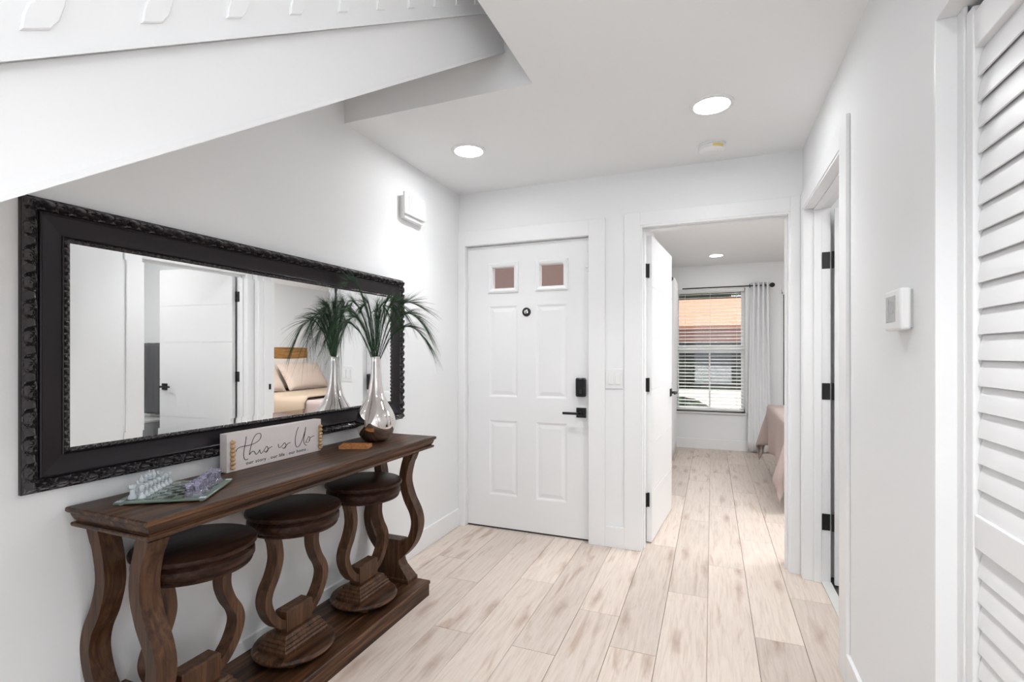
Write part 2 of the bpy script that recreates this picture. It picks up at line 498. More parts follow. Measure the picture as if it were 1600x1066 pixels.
# ------------------------------------------------------------------ entry door (door_1)
d1 = struct(thing('door_1', 'x', 'door'), 'white six-panel entry door with two small upper windows and black hardware', 'door')
YL = 3.275
xs = [-1.658, -1.488, -1.267, -1.130, -.907, -.755]
zs = [.012, .240, .776, .943, 1.591, 1.690, 1.893, 2.024]
lf = MB()
pan = []
for i in range(5):
    for j in range(7):
        x0, x1, z0, z1 = xs[i], xs[i+1], zs[j], zs[j+1]
        if i in (1, 3) and j in (1, 3, 5):
            pan.append((x0, x1, z0, z1, j)); continue
        lf.box(x0, x1, YL, YL+.042, z0, z1)
bm_leaf = lf.build('leaf', M['door'], d1)
def rr(x0, x1, z0, z1, i, y): return [(x0+i, y, z0+i), (x1-i, y, z0+i), (x1-i, y, z1-i), (x0+i, y, z1-i)]
for x0, x1, z0, z1, j in pan:
    if j == 5:
        fm = MB().rings([rr(x0, x1, z0, z1, -.006, YL), rr(x0, x1, z0, z1, -.004, YL-.010), rr(x0, x1, z0, z1, .006, YL-.014), rr(x0, x1, z0, z1, .018, YL-.010),
                         rr(x0, x1, z0, z1, .026, YL-.004), rr(x0, x1, z0, z1, .028, YL+.010)], cap=False)
        fm.rings([rr(x0, x1, z0, z1, -.0, YL+.001), rr(x0, x1, z0, z1, .0, YL+.042), rr(x0, x1, z0, z1, .028, YL+.042), rr(x0, x1, z0, z1, .028, YL+.010)], cap=False)
        fm.build('window_frame', M['door'], d1)
        MB().box(x0+.027, x1-.027, YL+.012, YL+.018, z0+.027, z1-.027).build('pane', M['liteglass'], d1)
    else:
        pm = MB().rings([rr(x0, x1, z0, z1, 0, YL), rr(x0, x1, z0, z1, .006, YL+.002), rr(x0, x1, z0, z1, .014, YL+.006), rr(x0, x1, z0, z1, .020, YL+.006), rr(x0, x1, z0, z1, .044, YL+.001)], cap=False)
        pm.quad(*rr(x0, x1, z0, z1, .044, YL+.001))
        pm.box(x0, x1, YL+.03, YL+.042, z0, z1)
        pm.build('panel', M['door'], d1)
MB().box(-1.655, -.756, YL+.004, YL+.038, .0015, .012).build('door_sweep', M['black'], d1)
for z in (1.745, .975, .185):
    h = MB().lathe([(.006, -.045), (.006, .045)], (-1.661, YL-.004, z), 10).box(-1.658, -1.645, YL-.0015, YL, z-.045, z+.045)
    h.build('hinge', M['plastic'], d1)
kn = MB().lathe([(.031, 0), (.031, -.006), (.028, -.010), (.020, -.012), (.019, -.008), (.0, -.008)], (-1.2, YL, 1.542), 28, 'y', cap=False).build('viewer_ring', M['black'], d1, smooth=True)
MB().lathe([(.016, -.007), (.015, -.012), (.006, -.016), (0.001, -.016)], (-1.2, YL, 1.542), 20, 'y').build('viewer_lens', M['chrome'], kn, smooth=True)
lk = MB().box(-.844, -.774, YL-.032, YL, .963, 1.089).build('smart_lock', M['blackgloss'], d1, bev=.010, smooth=True)
MB().box(-.815, -.803, YL-.037, YL-.032, .985, 1.012).build('thumb_turn', M['black'], lk, bev=.001)
lv = MB().box(-.842, -.776, YL-.012, YL, .823, .889).build('rose', M['black'], d1, bev=.002)
lvr = MB().lathe([(.011, 0), (.011, -.05)], (-.809, YL-.010, .856), 14, 'y')
lvr.box(-.925, -.800, YL-.060, YL-.048, .846, .862)
lvr.build('lever', M['black'], d1, bev=.002)
MB().box(-.772, -.758, YL-.012, YL, 1.80, 1.86).box(-.785, -.758, YL-.018, YL-.008, 1.822, 1.834).box(-.770, -.757, YL-.01, YL, 1.93, 1.975).build('night_latch', M['plastic'], d1, bev=.002)

# ------------------------------------------------------------------ interior slab doors with grooves
def slab_door(name, label, hinge, ang, L, lever_side, hinge_z, T=.035, H=2.03):
    # local x along the leaf from the hinge, local y = thickness, z up
    d = struct(thing(name, 'x', 'door', (hinge[0], hinge[1], 0), ang), label, 'door')
    gz = [.335, .665, 1.015, 1.355, 1.69]
    m = MB()
    zz = .010
    prev = .010
    for g in gz+[H]:
        top = g-.003 if g != H else H
        m.box(0, L, 0, T, prev, top)
        if g != H: m.box(0, L, .003, T-.003, top, g+.003)
        prev = g+.003
    m.build('leaf', M['door'], d)
    for s in (0, 1):
        y = 0 if s == 0 else T
        sg = -1 if s == 0 else 1
        MB().box(L-.095, L-.035, min(y, y+sg*.010), max(y, y+sg*.010), .915, .975).build('rose', M['black'], d, bev=.002)
        MB().lathe([(.010, 0), (.010, .045*sg)], (L-.065, y+sg*.008, .945), 12, 'y').box(L-.175, L-.055, min(y+sg*.042, y+sg*.054), max(y+sg*.042, y+sg*.054), .937, .953).build('lever', M['black'], d, bev=.002)
    MB().box(L-.001, L+.001, .006, T-.006, .91, .98).build('latch_plate', M['black'], d)
    for z in hinge_z:
        MB().lathe([(.0065, -.046), (.0065, .046)], lever_side, 12).build('hinge', M['black'], d).location.z = z
    return d
# bedroom door leaf
aB = math.atan2(4.18-3.40, -.32+.387)
d2 = slab_door('door_2', 'open white grooved door standing into the bedroom, black lever on it', (-.366, 3.392), aB, .80, (-.004, .020, 0), (1.797, 1.045, .288))
for z in (1.797, 1.045, .288):
    MB().box(-.408, -.404, 3.345, 3.388, z-.045, z+.045).box(-.404, -.392, 3.368, 3.386, z-.045, z+.045).build('hinge_plate', M['black'], None, bev=.002)
for o in list(C.objects):
    if o.name.startswith('hinge_plate') and o.parent is None:
        o.parent = d2; o.matrix_parent_inverse = Matrix.Translation(d2.location).to_4x4().inverted() if False else (Matrix.Translation(d2.location) @ Matrix.Rotation(aB, 4, 'Z')).inverted()
# side door leaf
aS = math.atan2(3.05-3.155, 1.455-.61)
d3 = slab_door('door_3', 'open white grooved side door swung into the bathroom, black hinges', (.612, 3.124), aS, .845, (-.006, .036, 0), (1.76, 1.045, .332))
for z in (1.76, 1.045, .332):
    o = MB().box(.560, .598, 3.161, 3.165, z-.045, z+.045).build('hinge_plate', M['black'], d3, bev=.0015)
    o.matrix_parent_inverse = (Matrix.Translation(d3.location) @ Matrix.Rotation(aS, 4, 'Z')).inverted()
tag(MB().box(.404, .409, 3.335, 3.358, .925, .975).build('strike_plate', M['black'], bev=.001), 'small black strike plate on the right jamb of the bedroom doorway', 'strike plate')

# ------------------------------------------------------------------ louvered closet door (door_4)
d4 = struct(thing('door_4', 'x', 'door'), 'white louvered closet door at the right edge of the hall', 'door')
XP0, XP1 = .522, .550
LY0, LY1 = .36, 1.398
struct(MB().box(XR-.001, XR+.119, 1.432, 1.4405, 0, 2.02).box(.519, .527, 1.400, 1.44, 0, 2.02).build('trim_11', M['trim'], bev=.0015), 'white jamb strip beside the louvered closet door', 'trim')
MB().box(XP0, XP1, 1.366, LY1, .012, 2.0).build('stile', M['trim'], d4, bev=.003)
MB().box(XP0, XP1, LY0, LY0+.04, .012, 2.0).build('stile', M['trim'], d4, bev=.003)
for z0, z1 in ((1.907, 1.985), (.834, .905), (.012, .13)):
    MB().box(XP0+.002, XP1-.002, LY0+.04, 1.366, z0, z1).build('rail', M['trim'], d4, bev=.002)
lm = None
def louver(z):
    global lm
    if lm is None:
        m = MB()
        h, dx, t = .0325, .006, .0035
        # closed section of the tilted blade, bottom edge towards the hall
        sec = []
        for s, sg in ((-1, 1), (-.6, 1), (0, 1.25), (.6, 1), (1, .6), (1, -.6), (.6, -1), (0, -1.25), (-.6, -1), (-1, -1)):
            tt = t*(1 if abs(s) < 1 else .55)*sg
            nx, nz = h, dx*-1
            ln = math.hypot(nx, nz)
            sec.append((s*dx+tt*nx/ln, s*h+tt*nz/ln))
        m.rings([[(x, y, z_) for x, z_ in sec] for y in (-.481, .481)])
        lm = m.build('louver', M['trim'], d4, smooth=True)
        lm.location = (.5375, .883, z); return
    o = lm.copy(); C.objects.link(o); o.location.z = z
z = .834-.027-.003
while z > .15: louver(z); z -= .0537
z = 1.907-.030
while z > .925: louver(z); z -= .0553

# ------------------------------------------------------------------ staircase
st = thing('staircase', 'white closed staircase rising over the console table towards the far wall', 'stairs')
SX = -.847; SL = .675; Z0 = 1.214
zl = lambda y: Z0+SL*y
ya, yb = -1.72, 2.018
# soffit slab
m = MB()
m.rings([[(x, ya, zl(ya)), (x, yb, zl(yb)), (x, yb, zl(yb)+.16), (x, ya, zl(ya)+.16)] for x in (XL+.002, SX-.03)])
m.build('soffit', M['wall'], st)
# lower stringer face
m = MB()
m.rings([[(x, ya, zl(ya)), (x, yb, zl(yb)), (x, yb, zl(yb)+.171), (x, ya, zl(ya)+.171)] for x in (SX-.03, SX)])
m.build('stringer', M['trim'], st)
m = MB()
m.rings([[(x, ya, zl(ya)-.006), (x, yb, zl(yb)-.006), (x, yb, zl(yb)+.006), (x, ya, zl(ya)+.006)] for x in (SX-.034, SX+.004)])
m.build('lower_bead', M['trim'], st)
# knee wall above, standing slightly proud
m = MB()
m.rings([[(x, ya, zl(ya)+.171), (x, yb, zl(yb)+.171), (x, yb, zl(yb)+1.05), (x, ya, zl(ya)+1.05)] for x in (SX-.09, SX+.012)])
m.build('knee_wall', M['trim'], st)
m = MB()
m.rings([[(x, ya, zl(ya)+.171), (x, yb, zl(yb)+.171), (x, yb, zl(yb)+.178), (x, ya, zl(ya)+.178)] for x in (SX, SX+.018)])
m.build('upper_bead', M['trim'], st)
# trim along wall under the soffit
m = MB()
m.rings([[(x, ya, zl(ya)-.036), (x, 1.74, zl(1.74)-.036), (x, 1.74, zl(1.74)), (x, ya, zl(ya))] for x in (XL+.001, XL+.018)])
m.build('wall_moulding', M['trim'], st, bev=.004)
# low leaf-shaped reliefs in a row on the knee wall
leafm = None
outline = [(-.002, -.075), (.0, -.055), (.006, -.035), (.018, -.018), (.048, .0), (.047, -.012), (.040, -.038), (.030, -.055), (.013, -.066)]
y = .366
while y < 1.95:
    if leafm is None:
        m = MB()
        cxo = sum(p[0] for p in outline)/len(outline); czo = sum(p[1] for p in outline)/len(outline)
        ring = lambda k, x: [(x, cxo+(p[0]-cxo)*k, czo+(p[1]-czo)*k) for p in outline]
        m.rings([ring(1, 0), ring(1, .0025), ring(.90, .005)])
        leafm = m.build('leaf_relief', M['trim'], st)
        o = leafm
    else:
        o = leafm.copy(); C.objects.link(o)
    o.location = (SX+.012, y, zl(y)+.209+.075)
    y += .1485
# treads and risers
n = 15
for i in range(n):
    y0 = ya+.05+i*.2495
    ztop = max(.18, zl(y0)+.16+.20) if i else .18
    MB().box(XL+.003, SX-.03, y0, y0+.27, ztop-.03, ztop).build('tread', M['walnut'], st) if y0+.27 < 2.01 else None

# ------------------------------------------------------------------ bedroom window (window_1)
w1 = struct(thing('window_1', 'x', 'window'), 'white double-hung bedroom window behind horizontal blinds', 'window')
X0, X1, ZB, ZT = -.46, .40, .485, 2.10
m = MB().box(X0, X0+.045, YB+.06, YB+.12, ZB, ZT).box(X1-.045, X1, YB+.06, YB+.12, ZB, ZT).box(X0, X1, YB+.06, YB+.12, ZT-.04, ZT).box(X0, X1, YB+.06, YB+.12, ZB, ZB+.045)
m.build('window_frame', M['trim'], w1, bev=.003)
MB().box(X0+.045, X1-.045, YB+.07, YB+.11, 1.27, 1.35).build('meeting_rail', M['trim'], w1, bev=.003)
MB().box(-.035, -.015, YB+.085, YB+.105, ZB+.045, 1.27).build('muntin', M['trim'], w1)
MB().box(X0+.04, X1-.04, YB+.092, YB+.096, ZB+.04, 1.28).build('pane', M['glass'], w1)
MB().box(X0+.04, X1-.04, YB+.092, YB+.096, 1.34, ZT-.03).build('pane', M['glass'], w1)
MB().box(X0-.02, X1+.02, YB-.03, YB+.06, ZB-.022, ZB).build('window_sill', M['threshold'], w1, bev=.003)

bl = thing('window_blind', 'white horizontal slat blind hanging in the bedroom window', 'blind')
MB().box(X0+.01, X1-.01, YB+.004, YB+.055, 2.055, 2.097).build('headrail', M['slat'], bl, bev=.002)
sl = None
z = 2.035
while z > .54:
    if sl is None:
        m = MB(); hw = .023
        m.rings([[(x, -hw, -.006), (x, -hw*.5, -.001), (x, 0, .001), (x, hw*.5, .003), (x, hw, .004), (x, hw, .006), (x, 0, .0035), (x, -hw, -.0035)] for x in (X0+.015, X1-.015)])
        sl = m.build('slat', M['slat'], bl); sl.location = (0, YB+.03, z)
    else:
        o = sl.copy(); C.objects.link(o); o.location = (0, YB+.03, z)
    z -= .0452
MB().box(X0+.015, X1-.015, YB+.008, YB+.052, .505, .525).build('bottom_rail', M['slat'], bl, bev=.003)
for x in (-.33, -.02, .30):
    MB().tube([(x, YB+.006, .52), (x, YB+.006, 2.06)], .0014, 5).build('ladder_cord', M['slat'], bl)

# closet door frame in the bedroom, right of the window
d5 = struct(thing('door_5', 'x', 'door'), 'narrow strip of a white framed closet door beyond the bed', 'door')
MB().box(.815, .828, YB-.022, YB, 0, 2.02).box(.815, 1.7, YB-.022, YB, 1.995, 2.06).build('casing', M['trim'], d5, bev=.002)
MB().box(.828, .842, YB-.006, YB-.001, 0, 1.99).build('shadow_gap', M['darkshade'], d5)  # dark strip painted in as the shade of the gap
MB().box(.842, 1.7, YB-.016, YB-.002, .01, 1.99).build('panel', M['door'], d5, bev=.002)

# curtains and rods
def curtain(name, label, p0, p1, z0, z1, waves, amp, gather=.75):
    m = MB()
    N = waves*12
    d = Vector((p1[0]-p0[0], p1[1]-p0[1], 0)); nrm = Vector((-d.y, d.x, 0)).normalized()
    rows = []
    for i in range(17):
        t = i/16
        z = z1+(z0-z1)*t
        g = gather+(1-gather)*t
        row = []
        for j in range(N+1):
            s = j/N
            a = amp*(1-.25*t)*math.sin(2*PI*waves*s+.5*math.sin(3*t))+amp*.3*math.sin(5*PI*waves*s*.4+4*t)
            q = Vector((p0[0], p0[1], 0))+d*(.5+(s-.5)*g)+nrm*a
            row.append((q.x, q.y, z))
        rows.append(row)
    m.rings(rows, closed=False)
    o = m.build(name, M['cord'], smooth='all', fix=False)
    so = o.modifiers.new('thick', 'SOLIDIFY'); so.thickness = .0025
    return tag(o, label, 'curtain')
curtain('curtain', 'white pleated curtain right of the bedroom window', (.42, 6.962), (.70, 6.962), .02, 2.145, 4, .024, .72)
curtain('curtain', 'white pleated curtain left of the bedroom window, by the open door', (-.435, 6.10), (-.435, 6.80), .02, 2.15, 5, .024, .95)
rod = thing('curtain_rod', 'black curtain rod over the bedroom window with a ball finial', 'curtain rod')
MB().tube([(-.36, 6.965, 2.108), (.672, 6.965, 2.108)], .008, 10).build('rod', M['black'], rod, smooth=True)
MB().lathe([(.002, -.03), (.020, -.025), (.028, -.008), (.030, 0), (.028, .008), (.018, .025), (.002, .03)], (.70, 6.965, 2.108), 16, 'x').build('finial', M['black'], rod, smooth=True)
MB().box(.640, .652, 6.965, YB, 2.10, 2.116).build('bracket', M['black'], rod)
MB().tube([(.447, 6.965, 2.085), (.447, 6.965, 2.131)], .006, 8).build('ring', M['black'], rod)
rod2 = thing('curtain_rod', 'black curtain rod end showing above the open bedroom door', 'curtain rod')
MB().tube([(-.44, 6.06, 2.118), (-.44, 6.86, 2.118)], .008, 10).build('rod', M['black'], rod2, smooth=True)
MB().lathe([(.002, -.03), (.020, -.025), (.028, -.008), (.030, 0), (.028, .008), (.018, .025), (.002, .03)], (-.44, 6.04, 2.118), 16, 'y').build('finial', M['black'], rod2, smooth=True)
MB().box(-.52, -.44, 6.08, 6.092, 2.11, 2.126).build('bracket', M['black'], rod2)

# ------------------------------------------------------------------ outside the window
struct(MB().box(-14, 16, 7.25, 40, -.3, -.15).build('ground_outside', M['grass']), 'lawn outside the bedroom window', 'ground')
struct(MB().box(-14, 16, 12, 21, -.15, -.13).build('driveway', M['drive']), 'pale concrete driveway outside the bedroom window', 'driveway')
hs = thing('house', 'pink stucco neighbouring house with a terracotta roof seen through the blind', 'house')
MB().box(-9, 9, 23, 29, -.15, 2.3).build('wall', M['stucco'], hs)
m = MB().rings([[(-10, 22.2, 2.3), (10, 22.2, 2.3), (10, 30, 2.3), (-10, 30, 2.3)], [(-10, 22.2, 2.42), (10, 22.2, 2.42), (10, 30, 2.42), (-10, 30, 2.42)], [(-7, 26, 3.9), (7, 26, 3.9), (7, 26.4, 3.9), (-7, 26.4, 3.9)]])
m.build('roof', M['roof'], hs)
MB().box(-5, 1.6, 22.95, 23.02, -.1, 1.75).build('eaves_shadow', M['darkshade'], hs)  # dark panel stands in for the shadow under the eaves
MB().box(2.6, 3.8, 22.95, 23.02, .7, 1.8).build('window', M['darkshade'], hs)
def bush(name, label, cat, c, r, seed):
    bm = bmesh.new()
    bmesh.ops.create_icosphere(bm, subdivisions=4, radius=1)
    for v in bm.verts:
        k = 1+.22*noise.noise(v.co*2.3+Vector((seed, 0, 0)))+.16*noise.noise(v.co*7+Vector((seed, 3, 0)))+.08*noise.noise(v.co*16)
        v.co = Vector((v.co.x*r[0]*k, v.co.y*r[1]*k, max(v.co.z, -.9)*r[2]*k))
    me = bpy.data.meshes.new(name); bm.to_mesh(me); bm.free(); me.materials.append(M['hedge'])
    o = bpy.data.objects.new(name, me); C.objects.link(o); o.location = c
    return tag(o, label, cat)
bush('hedge', 'dark hedge across the driveway outside, left half', 'hedge', (-2.4, 21.8, .40), (2.5, .6, .70), 1)
bush('hedge', 'dark hedge across the driveway outside, right half', 'hedge', (2.6, 21.9, .40), (1.9, .6, .74), 5)
bush('shrub', 'low leafy shrub just under the bedroom window outside', 'shrub', (-.7, 8.6, .05), (.9, .5, .50), 9)
bush('shrub', 'lighter low shrub outside at the right of the bedroom window', 'shrub', (1.25, 8.8, .0), (.7, .5, .48), 12)
bush('tree_crown', 'dark tree foliage behind the roof of the neighbouring house', 'tree', (0, 33, 4.2), (9, 1.8, 2.2), 17)
tc_ = bpy.data.objects['tree_crown']
tc_.name = 'tree'
MB().lathe([(.35, -4.4), (.25, -2), (.2, 0)], (0, 0, 0), 12).build('trunk', M['walnut'], tc_)
struct(MB().box(-3.4, -.64, 5.2, 5.35, -.15, 3).build('wall_porch', M['porch']), 'pinkish porch wall seen through the small entry door windows', 'wall')
struct(MB().box(-3.4, -.64, YW+.14, 5.2, -.15, -.02).build('floor_porch', M['drive']), 'concrete porch floor outside the entry door', 'floor')

# ------------------------------------------------------------------ bed, bedding
bed = thing('bed', 'bed in the bedroom with honey oak headboard and blush bedding', 'bed', (0, 0, 0))
BX0, BX1, BY0, BY1 = .57, 2.56, 4.42, 5.93
MB().box(BX0+.04, BX1, BY0+.04, BY1-.04, .40, .68).build('mattress', M['mattress'], bed, bev=.05)
MB().box(BX0+.03, BX1, BY0+.03, BY1-.03, .24, .38).build('bed_base', M['walnut'], bed, bev=.01)
hb = MB().box(2.585, 2.645, BY0-.06, BY1-.02, .25, 1.345).build('headboard', M['headboard'], bed, bev=.006)
for x in (BX0+.06, BX1-.1):
    for y in (BY0+.06, BY1-.1):
        MB().box(x, x+.05, y, y+.05, .001, .26).build('leg', M['black'], bed)
def drape(name, m_, x0, x1, y0, y1, top, L, N, amp, seed, flare, cut=lambda ea, eb: 0):
    m = MB()
    rows = []
    nx, ny = N
    for i in range(nx+1):
        row = []
        a = (x0-L)+(x1-(x0-L))*i/nx
        for j in range(ny+1):
            bb = (y0-L)+((y1+L)-(y0-L))*j/ny
            ea = max(0, x0-a); eb = max(0, y0-bb)-max(0, bb-y1)
            e = math.hypot(ea, eb)
            x = max(a, x0); y = min(max(bb, y0), y1)
            z = top
            n_ = noise.noise(Vector((a*3+seed, bb*3, 0)))
            if e > 0:
                ux, uy = -ea/e, (-1 if eb > 0 else 1)*abs(eb)/e
                rad = .03
                ang = min(e/rad, PI/2)
                out = rad*math.sin(ang)
                drop = rad*(1-math.cos(ang))+max(0, e-rad*PI/2)
                s = bb*9 if ea > abs(eb) else a*9
                out += (amp*math.sin(s+seed)+amp*.5*math.sin(s*2.3+1))*min(1, e/L)+flare*min(1, 4*min(ea, abs(eb))/L)*min(1, e/L)
                x += ux*out; y += uy*out; z = top-drop*(1-.10*min(1, e/L))+.0
                z = max(z, .05)
            else:
                z += .012*n_+.02*math.exp(-((a-x0)/.5)**2)*0
            row.append((x, y, z))
        rows.append(row)
    m.rings(rows, closed=False)
    o = m.build(name, m_, smooth='all', fix=False)
    so = o.modifiers.new('thick', 'SOLIDIFY'); so.thickness = .006; so.offset = 1
    return o
tag(drape('bedspread', M['spread'], BX0, 2.5, BY0, BY1, .715, .50, (70, 70), .018, 2, .09), 'dusty beige bedspread hanging over the foot of the bed', 'bedspread')
m = MB()
rows = []
for i in range(30):
    s = i/29
    row = []
    for j in range(16):
        t = j/15
        if s < .12:
            row.append((1.05+1.02*t, BY0-.045-.004*math.sin(30*t), .42+s/.12*.30))
        elif s > .88:
            row.append((1.05+1.02*t, BY1+.045, .72-(s-.88)/.12*.30))
        else:
            row.append((1.05+1.02*t, BY0-.03+(s-.12)/.76*(BY1-BY0+.06), .735+.008*math.sin(9*t+5*s)))
    rows.append(row)
m.rings(rows, closed=False)
o = m.build('blanket', M['blanket'], smooth='all', fix=False)
so = o.modifiers.new('thick', 'SOLIDIFY'); so.thickness = .012; so.offset = 1
tag(o, 'tan folded blanket laid across the middle of the bed', 'blanket')
def pillow(c, size, tilt, m_, label, roll=0):
    m = MB()
    rows = []
    nu, nv = 24, 24
    for sgn in (1, -1):
        for i in range(nu+1):
            row = []
            for j in range(nv+1):
                u = -1+2*i/nu; v = -1+2*j/nv
                k = (max(0, 1-u**4)*max(0, 1-v**4))**.45
                pinch = 1-.06*(1-abs(u)**3)*v*v-.0
                pu = u*(1-.05*(1-v*v)); pv = v*(1-.05*(1-u*u))
                row.append((pv*size[0]/2, pu*size[1]/2, sgn*k*size[2]/2+.004*noise.noise(Vector((u*3, v*3, sgn+c[1])))))
            rows.append(row)
        m.rings(rows, closed=False); rows = []
    o = m.build('pillow', m_, smooth='all')
    bm = bmesh.new(); bm.from_mesh(o.data); bmesh.ops.remove_doubles(bm, verts=bm.verts, dist=.0005); bmesh.ops.recalc_face_normals(bm, faces=bm.faces); bm.to_mesh(o.data); bm.free()
    o.location = c
    o.rotation_euler = (roll, R(tilt), 0)
    return tag(o, label, 'pillow')
pillow((2.52, 4.78, .965), (.46, .72, .10), -76, M['pillow_back'], 'cream pillow propped on the headboard, nearer the hall')
pillow((2.52, 5.53, .965), (.46, .70, .10), -76, M['pillow_back'], 'cream pillow propped on the headboard, nearer the window')
pillow((2.30, 4.76, .925), (.46, .74, .15), -56, M['pillow'], 'blush pillow in front, nearer the hall')
pillow((2.28, 5.54, .925), (.46, .76, .15), -54, M['pillow'], 'blush pillow in front, nearer the window')

# ------------------------------------------------------------------ bathroom items seen in the mirror
tr = thing('towel_bar', 'black towel bar on the bathroom wall', 'towel bar')
MB().tube([(1.50, 3.175, 1.345), (2.0, 3.175, 1.345)], .007, 10).build('bar', M['black'], tr)
for x in (1.51, 1.99):
    MB().lathe([(.016, 0), (.016, -.012), (.007, -.014), (.007, -.07)], (x, YW, 1.345), 12, 'y').build('bracket', M['black'], tr)
m = MB()
rows = []
for i in range(40):
    t = i/39
    if t < .48: z = .70+(1.345-.70)*(t/.48); y = 3.200+.002*math.sin(30*t)
    elif t < .52: a = (t-.48)/.04*PI; z = 1.345+.013*math.sin(a); y = 3.175+.022*math.cos(a)
    else: z = 1.345-(1.345-.66)*((t-.52)/.48); y = 3.150
    row = []
    for j in range(25):
        s = j/24
        row.append((1.62+.34*s, y+((.011*math.sin(15*s+2*t)+.004*math.sin(37*s)) if t > .52 else .002*math.sin(16*s)), z))
    rows.append(row)
m.rings(rows, closed=False)
o = m.build('towel', M['towel'], smooth='all', fix=False)
so = o.modifiers.new('thick', 'SOLIDIFY'); so.thickness = .006
tag(o, 'charcoal grey towel hanging in the bathroom, visible in the mirror', 'towel')
bt = thing('storage_box', 'grey low cabinet under the towel in the bathroom', 'cabinet')
MB().box(1.60, 2.1, 2.95, 3.22, .03, .60).build('body', M['vanity'], bt, bev=.005)
MB().box(1.62, 2.08, 2.94, 2.95, .06, .57).build('door', M['vanity'], bt, bev=.003)
MB().box(1.59, 2.11, 2.93, 3.225, .60, .62).build('top', M['threshold'], bt, bev=.003)
for x in (1.62, 2.05):
    for y in (2.97, 3.17): MB().box(x, x+.03, y, y+.03, .004, .03).build('foot', M['black'], bt)

# ------------------------------------------------------------------ mirror
LM, HM = 1.728, .805
DM = R(.85)
mr = thing('wall_mirror', 'large wall mirror in a carved black-brown frame above the console table', 'mirror', (-1.694, 1.61, 1.2745), -DM)
# local: x = out from the wall, y along, z up. mirror glass front at x=0 (world X about -1.692)
def strip(prof, d0, name, m_, carve=None, step=.05, parent=mr):
    """mitred frame moulding. prof: list of (offset inward from outer edge, height x)"""
    mm = MB()
    hw, hh = LM/2, HM/2
    for side in range(4):
        rows = []
        L = LM if side % 2 == 0 else HM
        N = max(2, int(L/step))
        for i in range(N+1):
            s = i/N
            row = []
            for q, (d, h) in enumerate(prof):
                half = L/2-d
                a = -half+2*half*s
                hgt = h
                if carve: hgt = h+carve(a, q/(len(prof)-1), L)
                if side == 0: p = (hgt, a, hh-d)
                elif side == 2: p = (hgt, -a, -hh+d)
                elif side == 1: p = (hgt, hw-d, -a)
                else: p = (hgt, -hw+d, a)
                row.append(p)
            rows.append(row)
        mm.rings(rows, closed=False)
    o = mm.build(name, m_, parent, smooth=True)
    return o
def scroll(a, q, L):
    # acanthus relief: curled leaf lobes alternating with crescents along the moulding
    P = .072
    n = max(1, round(L/P)); P = L/n
    u = (a/P) % 1
    w = math.sin(PI*q)
    if w <= .02: return -.002
    y_ = (q-.5)*2
    x1 = (u-.30)*2.6; x2 = (u-.80)*3.2
    r1 = math.hypot(x1, y_); r2 = math.hypot(x2, y_)
    t1 = math.atan2(y_, x1)
    h = .0060*math.exp(-(r1*1.5)**2)*(.55+.45*math.cos(6*t1+9*r1))
    h += .0052*math.exp(-(r2*1.9)**2)
    h -= .0052*math.exp(-((r1-.80)*6)**2)
    h += .0040*math.exp(-((r1-1.02)*7)**2)*(.5+.5*math.cos(5*t1))
    h -= .0035*math.exp(-((r2-.72)*7)**2)
    return w**.5*h*1.7-.003*(1-w)
def beads(a, q, L):
    w = math.sin(PI*q)
    return w*.0035*(math.sin(2*PI*a/.020+3*q)+.4*math.sin(2*PI*a/.011-4*q))
N1 = 17
prof1 = [(.036*i/(N1-1), .003+.016*math.sin(PI*i/(N1-1))**.7) for i in range(N1)]
MB_back = MB()
side = [(0, -.020), (0, .004)]
strip([(.002, -.018), (0, -.016), (0, .004)], 0, 'frame_edge', M['frame'])
strip(prof1, 0, 'carved_moulding', M['carve'], scroll, .0025)
cove = [(.036, .003), (.038, .010), (.041, .011), (.044, .008)]
for i in range(9):
    t = i/8
    cove.append((.044+.048*t, .008-.010*math.sin(PI/2*t)**1.0+.001*t))
cove += [(.0925, .002), (.095, .003), (.097, .000)]
strip(cove, 0, 'frame_cove', M['frame'], None, .4)
N2 = 7
prof2 = [(.097+.014*i/(N2-1), .0+.006*math.sin(PI*i/(N2-1))) for i in range(N2)]
strip(prof2, 0, 'inner_moulding', M['carve'], beads, .003)
hw, hh = LM/2-.110, HM/2-.110
gl = MB()
R2 = lambda i, x: [(x, -hw+i, -hh+i), (x, hw-i, -hh+i), (x, hw-i, hh-i), (x, -hw+i, hh-i)]
gl.rings([R2(0, .0000), R2(.022, .0005)], cap=False)
gl.quad(*R2(.022, .0005))
gl.build('mirror_glass', M['mirror'], mr)
MB().box(-.020, -.010, -LM/2+.01, LM/2-.01, -HM/2+.01, HM/2-.01).build('backing', M['black'], mr)

